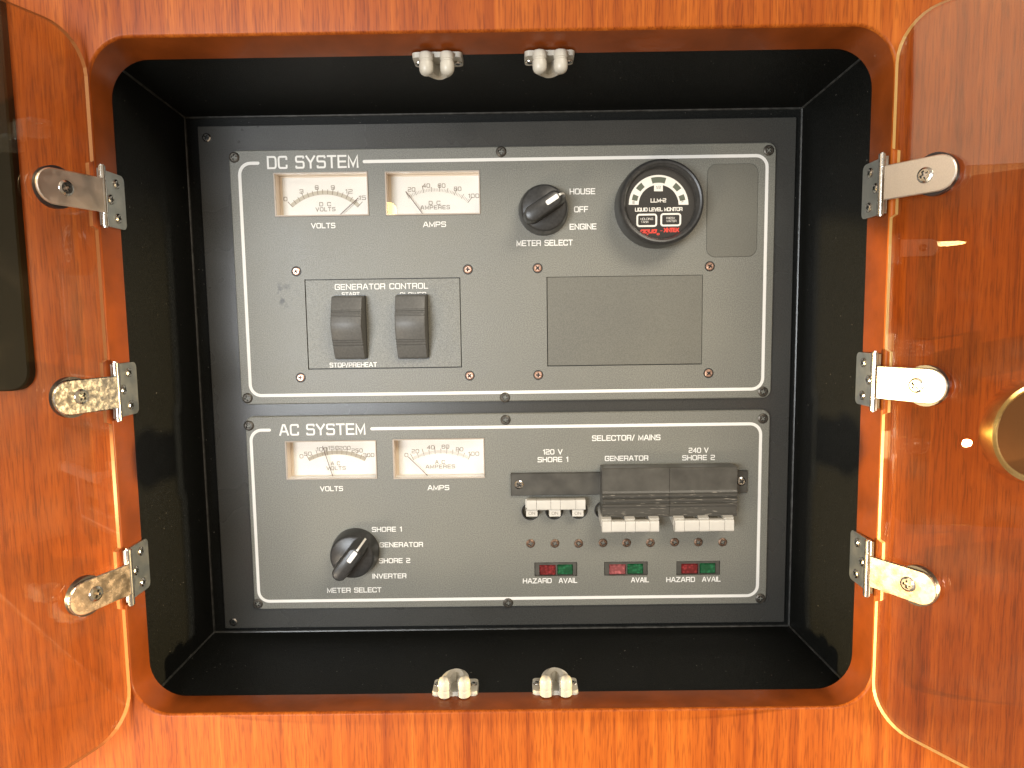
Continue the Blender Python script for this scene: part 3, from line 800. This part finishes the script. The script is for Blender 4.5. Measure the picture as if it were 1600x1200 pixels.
# indicator lamps
for (x0, x1, y0, y1), red, lab in zip(ind, ('redlens', 'pinklens', 'redlens'), ('indicator pair under SHORE 1', 'indicator pair with a faded pink lens', 'indicator pair under SHORE 2')):
    a0, a1, b0, b1 = meter_rect(x0, x1, y0, y1)
    il = node('indicator_lamps', ac, ((a0 + a1) / 2, 0, (b0 + b1) / 2), lab)
    wd = a1 - a0; hh = b1 - b0
    lr = rrect(a0 + wd * .115, a0 + wd * .50, b0 + hh * .06, b0 + hh * .80, .0004, 2); lgn = rrect(a0 + wd * .535, a0 + wd * .90, b0 + hh * .08, b0 + hh * .82, .0004, 2)
    bm = bmesh.new(); slab(bm, rrect(a0 + .0003, a1 - .0003, b0 + .0003, b1 - .0003, 0), [lr, lgn], .0006, .004, .0003); obj('housing', bm, M['cov'], il)
    bm = bmesh.new(); slab(bm, inset(lr, .0002), (), .0001, .003, .0006); obj('red_lens', bm, M[red], il)
    bm = bmesh.new(); slab(bm, inset(lgn, .0002), (), .0001, .003, .0006); obj('green_lens', bm, M['greenlens'], il)
# breakers behind the round holes
def handle(parent, hp, tipY, ztip, wx, white=True):
    """lever from the hole centre hp out to (ztip, tipY)"""
    bm = bmesh.new(); h = wx / 2
    a = [(hp.x - h, .010, hp.z + .0035), (hp.x + h, .010, hp.z + .0035), (hp.x + h, .010, hp.z - .0035), (hp.x - h, .010, hp.z - .0035)]
    b = [(hp.x - h, tipY, ztip + .0038), (hp.x + h, tipY, ztip + .0038), (hp.x + h, tipY, ztip - .0030), (hp.x - h, tipY, ztip - .0030)]
    A = [bm.verts.new(p) for p in a]; Bq = [bm.verts.new(p) for p in b]; bridge(bm, A, Bq); bm.faces.new(A); bm.faces.new(Bq)
    obj('lever', bm, M['toggle'], parent)
for gi, lab in enumerate(('breaker under SHORE 1, levers up at ON', 'breaker under GENERATOR, levers down', 'breaker under SHORE 2, levers down')):
    hp = [at(*tog[gi * 3 + k]) for k in range(3)]
    br = node('circuit_breaker', ac, (hp[1].x, 0, hp[1].z), lab)
    for p in hp:
        bm = bmesh.new(); lathe(bm, (p.x, p.z), [(.0074, PT + .0001), (.0074, .0042)], 20); obj('body', bm, M['inside'], br)
    for p in hp:
        bm = bmesh.new(); slab(bm, circ(p.x, p.z, tr + .0004, 24), [circ(p.x, p.z, tr - .0004, 24)], -.0002, .0005); obj('hole_rim', bm, M['black'], br)
    if gi == 0:
        Yb = -.0125
        A = at(823, 782, Yb); B_ = at(915, 797, Yb); zc = (A.z + B_.z) / 2; hz = (A.z - B_.z) / 2
        bx0, bx1 = A.x, B_.x
    else:
        Yb = -.0235
        A, B_ = (at(941, 815, Yb), at(1030, 832, Yb)) if gi == 1 else (at(1055, 813, Yb), at(1147, 831, Yb))
        zc = (A.z + B_.z) / 2; hz = (A.z - B_.z) / 2; bx0, bx1 = A.x, B_.x
    # tie bar in five pieces along x: rounded section in (y, z)
    cuts = [0, .165, .41, .57, .835, 1.0] if gi == 0 else [0, .16, .41, .58, .84, 1.0]
    for k in range(5):
        xa = bx0 + (bx1 - bx0) * cuts[k] + .00012; xb = bx0 + (bx1 - bx0) * cuts[k + 1] - .00012
        sc = .97 if k % 2 else 1.0
        bm = bmesh.new(); sec = [(Yb + .0035 - y_, z_) for y_, z_ in rrect(-.0035, .0035, -hz * sc, hz * sc, .0017 if gi else .0012, 5)]
        V0 = [bm.verts.new((xa, y_ , zc + z_)) for y_, z_ in sec]; V1 = [bm.verts.new((xb, y_, zc + z_)) for y_, z_ in sec]
        bridge(bm, V0, V1); bm.faces.new(V0); bm.faces.new(V1); obj('tie_bar', bm, M['toggle'], br, smooth=True)
    if gi == 0:
        for p, tx in zip(hp, (831, 867, 903)):
            handle(br, p, Yb + .004, zc, .0082)
            t0 = at(tx - 9, 796, Yb + .002); t1 = at(tx + 9, 807, Yb + .002)
            bm = bmesh.new(); slab(bm, rrect(t0.x, t1.x, t1.z, t0.z, .0006, 3), (), Yb + .0016, Yb + .004, .0003); obj('tab', bm, M['toggle'], br)
            text(br, 'ON', tx - 5, tx + 5, 802, 5, Yb + .0015, M['ink'], .14)
    else:
        for k in range(3):
            xc = bx0 + (bx1 - bx0) * (.08, .495, .92)[k]; h = (bx1 - bx0) * .088
            bm = bmesh.new()
            pts_a = [(hp[k].x - h, .008, hp[k].z + .003), (hp[k].x + h, .008, hp[k].z + .003), (hp[k].x + h, .008, hp[k].z - .0045), (hp[k].x - h, .008, hp[k].z - .0045)]
            pts_b = [(xc - h, Yb + .002, zc + .0058), (xc + h, Yb + .002, zc + .0058), (xc + h, Yb + .006, zc - .001), (xc - h, Yb + .006, zc - .001)]
            Aq = [bm.verts.new(p) for p in pts_a]; Bq = [bm.verts.new(p) for p in pts_b]; bridge(bm, Aq, Bq); bm.faces.new(Aq); bm.faces.new(Bq)
            obj('lever', bm, M['toggle'], br)
# strip and lockout covers above the breakers
s0 = at(798, 739, -.0030); s1 = at(1168, 775, -.0030)
zt_, zb_ = at(868, 739, -.003).z, at(868, 774, -.003).z
st = node('breaker_strip', ac, ((s0.x + s1.x) / 2, 0, (zt_ + zb_) / 2), 'flat dark strip screwed above the breaker levers')
bm = bmesh.new(); slab(bm, rrect(s0.x, s1.x, zb_, zt_, .0003, 2), (), -.0030, -.0001, .0005); obj('bar', bm, M['cov'], st)
for x, y in ((811, 757), (1158, 752)):
    p = at(x, y, -.003); screw(st, (p.x, -.0032, p.z), 'steel2', .0036, M['steel'])
CY = -.0165
for k, (xa, xb, lab) in enumerate(((940.5, 1046, 'left half of the ribbed slide cover'), (1046, 1151.5, 'right half of the ribbed slide cover'))):
    A = at(xa, 730.5, CY); B_ = at(xb, 807, CY); zt2 = at(1046, 731, CY).z; zb2 = at(1046, 808, CY).z; H = zt2 - zb2
    prof = [(0, -.0031), (0, CY + .0020), (.010, CY + .0006), (.03, CY), (.46, CY - .0002), (.50, CY - .0008), (.525, CY - .0022), (.56, CY - .0022), (.575, CY - .0004), (.60, CY - .0003), (.62, CY - .0020), (.66, CY - .0020), (.68, CY - .0003), (.705, CY - .0003), (.725, CY - .0018), (.765, CY - .0018), (.785, CY - .0002), (.93, CY), (.95, CY - .0008), (.985, CY - .0006), (1.0, CY + .001), (1.0, -.0031)]
    bm = bmesh.new(); g = .00028
    V0 = [bm.verts.new((A.x + g, y, zt2 - t * H)) for t, y in prof]; V1 = [bm.verts.new((B_.x - g, y, zt2 - t * H)) for t, y in prof]
    bridge(bm, V0, V1); bm.faces.ensure_lookup_table()
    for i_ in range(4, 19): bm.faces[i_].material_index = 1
    bm.faces.new(V0); bm.faces.new(V1)
    obj('slide_cover', bm, [M['cov'], M['worn_glints']], ac, label=lab)

# ================================================================== DOORS AND HINGES
DZ0, DZ1 = -.2065, .2195
HZ = [.127, .009, -.109]
def door_frame(side):
    th = R(20 if side < 0 else 30)
    P = Vector((-.2400, WF - .0022, 0)) if side < 0 else Vector((.2316, WF - .0032, 0))
    d = Vector((side * math.sin(th), -math.cos(th), 0))      # from the hinge edge towards the free edge
    n = Vector((-side * math.cos(th), -math.sin(th), 0))      # out of the inner face, towards the panel / camera side
    return P, d, n
for side, lab in ((-1, 'left smoked clear door swung open on three metal hinges'), (1, 'right smoked clear door swung open on three metal hinges')):
    P, d, n = door_frame(side)
    dr = thing('cabinet_door', lab, 'door', P, 'smoked doors of the panel recess')
    s0, s1 = .0, .236; rr = .024
    pts = []
    for i in range(9):
        a = R(90 + 90 * i / 8); pts.append((s0 + rr + rr * math.cos(a), DZ1 - rr + rr * math.sin(a)))
    for hz in HZ:
        for ds, dz in ((0, .0200), (.0010, .0194), (.0032, .0184), (.0032, -.0184), (.0010, -.0194), (0, -.0200)): pts.append((s0 + ds, hz + dz))
    for i in range(9):
        a = R(180 + 90 * i / 8); pts.append((s0 + rr + rr * math.cos(a), DZ0 + rr + rr * math.sin(a)))
    pts += [(s1, DZ0), (s1, DZ1)]
    bm = bmesh.new(); T = .0028
    def W(s, z, o): return P + d * s + n * o + Vector((0, 0, z))
    A = [bm.verts.new(W(s, z, 0)) for s, z in pts]; B_ = [bm.verts.new(W(s, z, -T)) for s, z in pts]
    fill(bm, [A]); fill(bm, [B_])
    obj('pane', bm, M['door'], dr)
    bm = bmesh.new()
    A = [bm.verts.new(W(s, z, .00002)) for s, z in pts]; B_ = [bm.verts.new(W(s, z, -T - .00002)) for s, z in pts]
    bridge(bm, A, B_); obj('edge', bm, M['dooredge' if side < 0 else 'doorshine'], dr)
names = {-1: ('upper left', 'middle left', 'lower left'), 1: ('upper right', 'middle right', 'lower right')}
looks = {(-1, 0): ('chromed', 'tarnished hinge with polished tip, uppermost on the left door'), (-1, 1): ('chromea', 'heavily spotted hinge on the left door, between its other two'),
         (-1, 2): ('chromec', 'dull brownish hinge, lowest on the left door'), (1, 0): ('chromeb', 'clean pale hinge, uppermost on the right door'),
         (1, 1): ('chromeb', 'speckled hinge on the right door, between its other two'), (1, 2): ('chromec', 'stained shiny hinge, lowest on the right door')}
for side in (-1, 1):
    P, d, n = door_frame(side)
    X0 = HX0 if side < 0 else HX1; inw = -side        # direction from the reveal into the opening
    for k, hz in enumerate(HZ):
        mk, lab = looks[(side, k)]
        pin = Vector((X0 + inw * .0040, WF + .0012, hz))
        hg = thing('hinge', lab, 'hinge', pin, 'hinges of the two smoked doors')
        # leaf on the side of the opening
        bm = bmesh.new()
        for_pts = rrect(WF + .0015, WF + .0285, -.0168, .0168, .0035, 5)
        for_pts = [(y, z) if y > WF + .01 else (WF + .0015, math.copysign(.0168, z)) for y, z in for_pts]
        xa, xb = X0 + inw * .0001, X0 + inw * .0016
        A = [bm.verts.new((xa, y, hz + z)) for y, z in for_pts]; B_ = [bm.verts.new((xb, y, hz + z)) for y, z in for_pts]
        bridge(bm, A, B_); bm.faces.new(A); bm.faces.new(B_)
        leaf = obj('leaf', bm, M['leaf'], hg)
        for yy, zz in ((.0195, .0105), (.0125, 0), (.0195, -.0105)):
            screw(leaf, (xb + inw * .0001, WF + yy, hz + zz), 'leafsteel', .0031, M['steel'], n_axis=(inw, 0, 0))
        # knuckle
        bm = bmesh.new(); tube(bm, pin + Vector((0, 0, -.0178)), pin + Vector((0, 0, -.0104)), .0020, 16); obj('knuckle', bm, M['steel'], hg, smooth=True)
        bm = bmesh.new(); tube(bm, pin + Vector((0, 0, .0104)), pin + Vector((0, 0, .0178)), .0020, 16); obj('knuckle', bm, M['steel'], hg, smooth=True)
        bm = bmesh.new(); tube(bm, pin + Vector((0, 0, -.0101)), pin + Vector((0, 0, .0101)), .0021, 16); tube(bm, pin + Vector((0, 0, -.0186)), pin + Vector((0, 0, .0186)), .0013, 10)
        obj('pin', bm, M['steel'], hg, smooth=True)
        # arm lying along the door's inner face
        off = .0036; base = P + n * off + Vector((0, 0, hz))
        pts = [(-.0015, -.0100)] + [(.0290 + .0100 * math.cos(a), .0100 * math.sin(a)) for a in [R(-90 + 180 * i / 16) for i in range(17)]] + [(-.0015, .0100)]
        bm = bmesh.new()
        def Wp(s, z, o): return base + d * s + n * o + Vector((0, 0, z))
        inp = inset(pts, .0005)
        A = [bm.verts.new(Wp(s, z, 0)) for s, z in pts]; Bm = [bm.verts.new(Wp(s, z, .0009)) for s, z in pts]; Bt = [bm.verts.new(Wp(s, z, .0014)) for s, z in inp]
        bridge(bm, A, Bm); bridge(bm, Bm, Bt); fill(bm, [A]); fill(bm, [Bt])
        arm = obj('arm', bm, M[mk], hg)
        screw(arm, Wp(.0225, 0, .0016), 'armsteel', .0045, M['steel'], n_axis=tuple(n))
        # rubber washers between arm and acrylic
        bm = bmesh.new()
        cpt = [(.0265 + .0118 * math.cos(a), .0118 * math.sin(a)) for a in [2 * PI * i / 28 for i in range(28)]]
        A = [bm.verts.new(Wp(s, z, -.0001)) for s, z in cpt]; B_ = [bm.verts.new(Wp(s, z, -.0035)) for s, z in cpt]
        bridge(bm, A, B_); bm.faces.new(A); bm.faces.new(B_); obj('washer', bm, M['rubber'], hg, smooth=True)

# the small downlight whose reflection shows in the right door
P, d, n = door_frame(1)
v = ray(1475, 381); t = (P - CAM).dot(n) / v.dot(n); q = CAM + v * t
rr_ = (v - n * 2 * v.dot(n)).normalized(); q = q + rr_ * 1.25
lamp('downlight', q, q + Vector((.05, 0, -1)), .075, .6, (1.0, .85, .55), 'DISK')

# a small warm lamp behind the camera, mirrored in the corner of the DC ammeter's window
q = at(607, 329, -.0006); v = (q - CAM).normalized()
q2_ = q + Vector((v.x, -v.y, v.z)) * 1.6
lamp('galley_lamp', q2_, q, .050, .10, (1.0, .74, .26), 'DISK')

# ================================================================== ROLLER CATCHES
def catch(cx, up, lab, cy0):
    zs = HZ1 - .0001 if up else HZ0 + .0001; dz = -1 if up else 1
    Yf = cy0                                   # front of the catch
    ct = thing('roller_catch', lab, 'catch', (cx, Yf + .012, zs), 'white nylon catches on the rim of the recess')
    bm = bmesh.new()
    pl = rrect(cx - .0155, cx + .0155, Yf + .005, Yf + .0225, .003, 5)
    A = [bm.verts.new((x, y, zs)) for x, y in pl]; B_ = [bm.verts.new((x, y, zs + dz * .0030)) for x, y in inset(pl, .0004)]
    bridge(bm, A, B_); bm.faces.new(A); bm.faces.new(B_); base = obj('base', bm, M['nylon'], ct)
    for sx in (-1, 1): screw(base, (cx + sx * .0122, Yf + .0150, zs + dz * .0032), 'catchsteel', .0026, M['steel'], n_axis=(0, 0, dz))
    # bowed spring body
    bm = bmesh.new(); prev = None; path = []
    for i in range(17):
        a = R(-0 + 180 * i / 16); path.append((cx + .0062 * math.cos(a), Yf + .006 + .0150 * math.sin(a)))
    pout = [(cx + (x - cx) * 1.55, y + .0 if i in (0, 16) else y + .0024) for i, (x, y) in enumerate(path)]; pin_ = [(cx + (x - cx) * .62, y - .0026) for x, y in path]
    for (xo, yo), (xi, yi) in zip(pout, pin_):
        L = [bm.verts.new(p) for p in ((xo, yo, zs + dz * .003), (xi, yi, zs + dz * .003), (xi, yi, zs + dz * .0100), ((xo + xi) / 2, (yo + yi) / 2, zs + dz * .0112), (xo, yo, zs + dz * .0098))]
        if prev:
            for k in range(5): bm.faces.new((prev[k], prev[(k + 1) % 5], L[(k + 1) % 5], L[k]))
        else: bm.faces.new(L)
        prev = L
    bm.faces.new(prev); obj('spring_body', bm, M['nylon'], ct, smooth=True)
    for sx in (-1, 1):
        rx = cx + sx * .0064; r = .0047
        prof = [(.0038, .0010), (.0043, .0016), (.0043, .0050), (.0039, .0055), (.0039, .0063), (.0043, .0068), (.0044, .0095), (.0042, .0115), (.0035, .0131), (.0020, .0142), (.0, .0145)]
        bm = bmesh.new(); prev = None; nn = 24
        for r_, h in prof:
            if r_ == 0:
                v = bm.verts.new((rx, Yf + .004, zs + dz * h))
                for i in range(nn): bm.faces.new((prev[i], prev[(i + 1) % nn], v))
                break
            L = [bm.verts.new((rx + r_ * math.cos(2 * PI * i / nn), Yf + .004 + r_ * math.sin(2 * PI * i / nn), zs + dz * h)) for i in range(nn)]
            if prev: bridge(bm, prev, L)
            else: bm.faces.new(L)
            prev = L
        obj('roller', bm, M['nylon'], ct, smooth=True)
for x, up, lab in ((681, True, 'white roller catch on the top edge, nearer the left door'), (860, True, 'white roller catch on the top edge, nearer the right door'),
                   (709, False, 'white roller catch on the bottom edge, nearer the left door'), (869, False, 'white roller catch on the bottom edge, nearer the right door')):
    Yc = -.0955 if up else -.0945
    cx = at(x, 90 if up else 1075, Yc).x
    catch(cx, up, lab, Yc)

# ================================================================== THINGS ON THE WALL BEHIND THE DOORS
bs = thing('black_screen', 'black round-cornered panel on the wall behind the left door', 'panel', (-.40, WF, .11))
bm = bmesh.new(); slab(bm, rrect(-.56, -.2860, .0108, .40, .012, 6), (), WF - .006, WF + .0001, .001); obj('body', bm, M['screenblack'], bs)
rc = (.3260, -.0225)
rf = thing('round_fitting', 'round brass rimmed fitting with dark glossy face at the right edge', 'fitting', (rc[0], WF, rc[1]))
bm = bmesh.new(); lathe(bm, rc, [(.0330, WF), (.0326, WF - .006), (.0312, WF - .0092), (.0295, WF - .0100), (.0278, WF - .0088), (.0268, WF - .0060), (.0264, WF - .003)], 72, closed_front=False); obj('rim', bm, M['brassrim'], rf, smooth=True)
bm = bmesh.new(); lathe(bm, rc, [(.0268, WF - .002), (.0268, WF - .004), (.015, WF - .0052), (0, WF - .0056)], 56); obj('face', bm, M['darkglass'], rf, smooth=True)
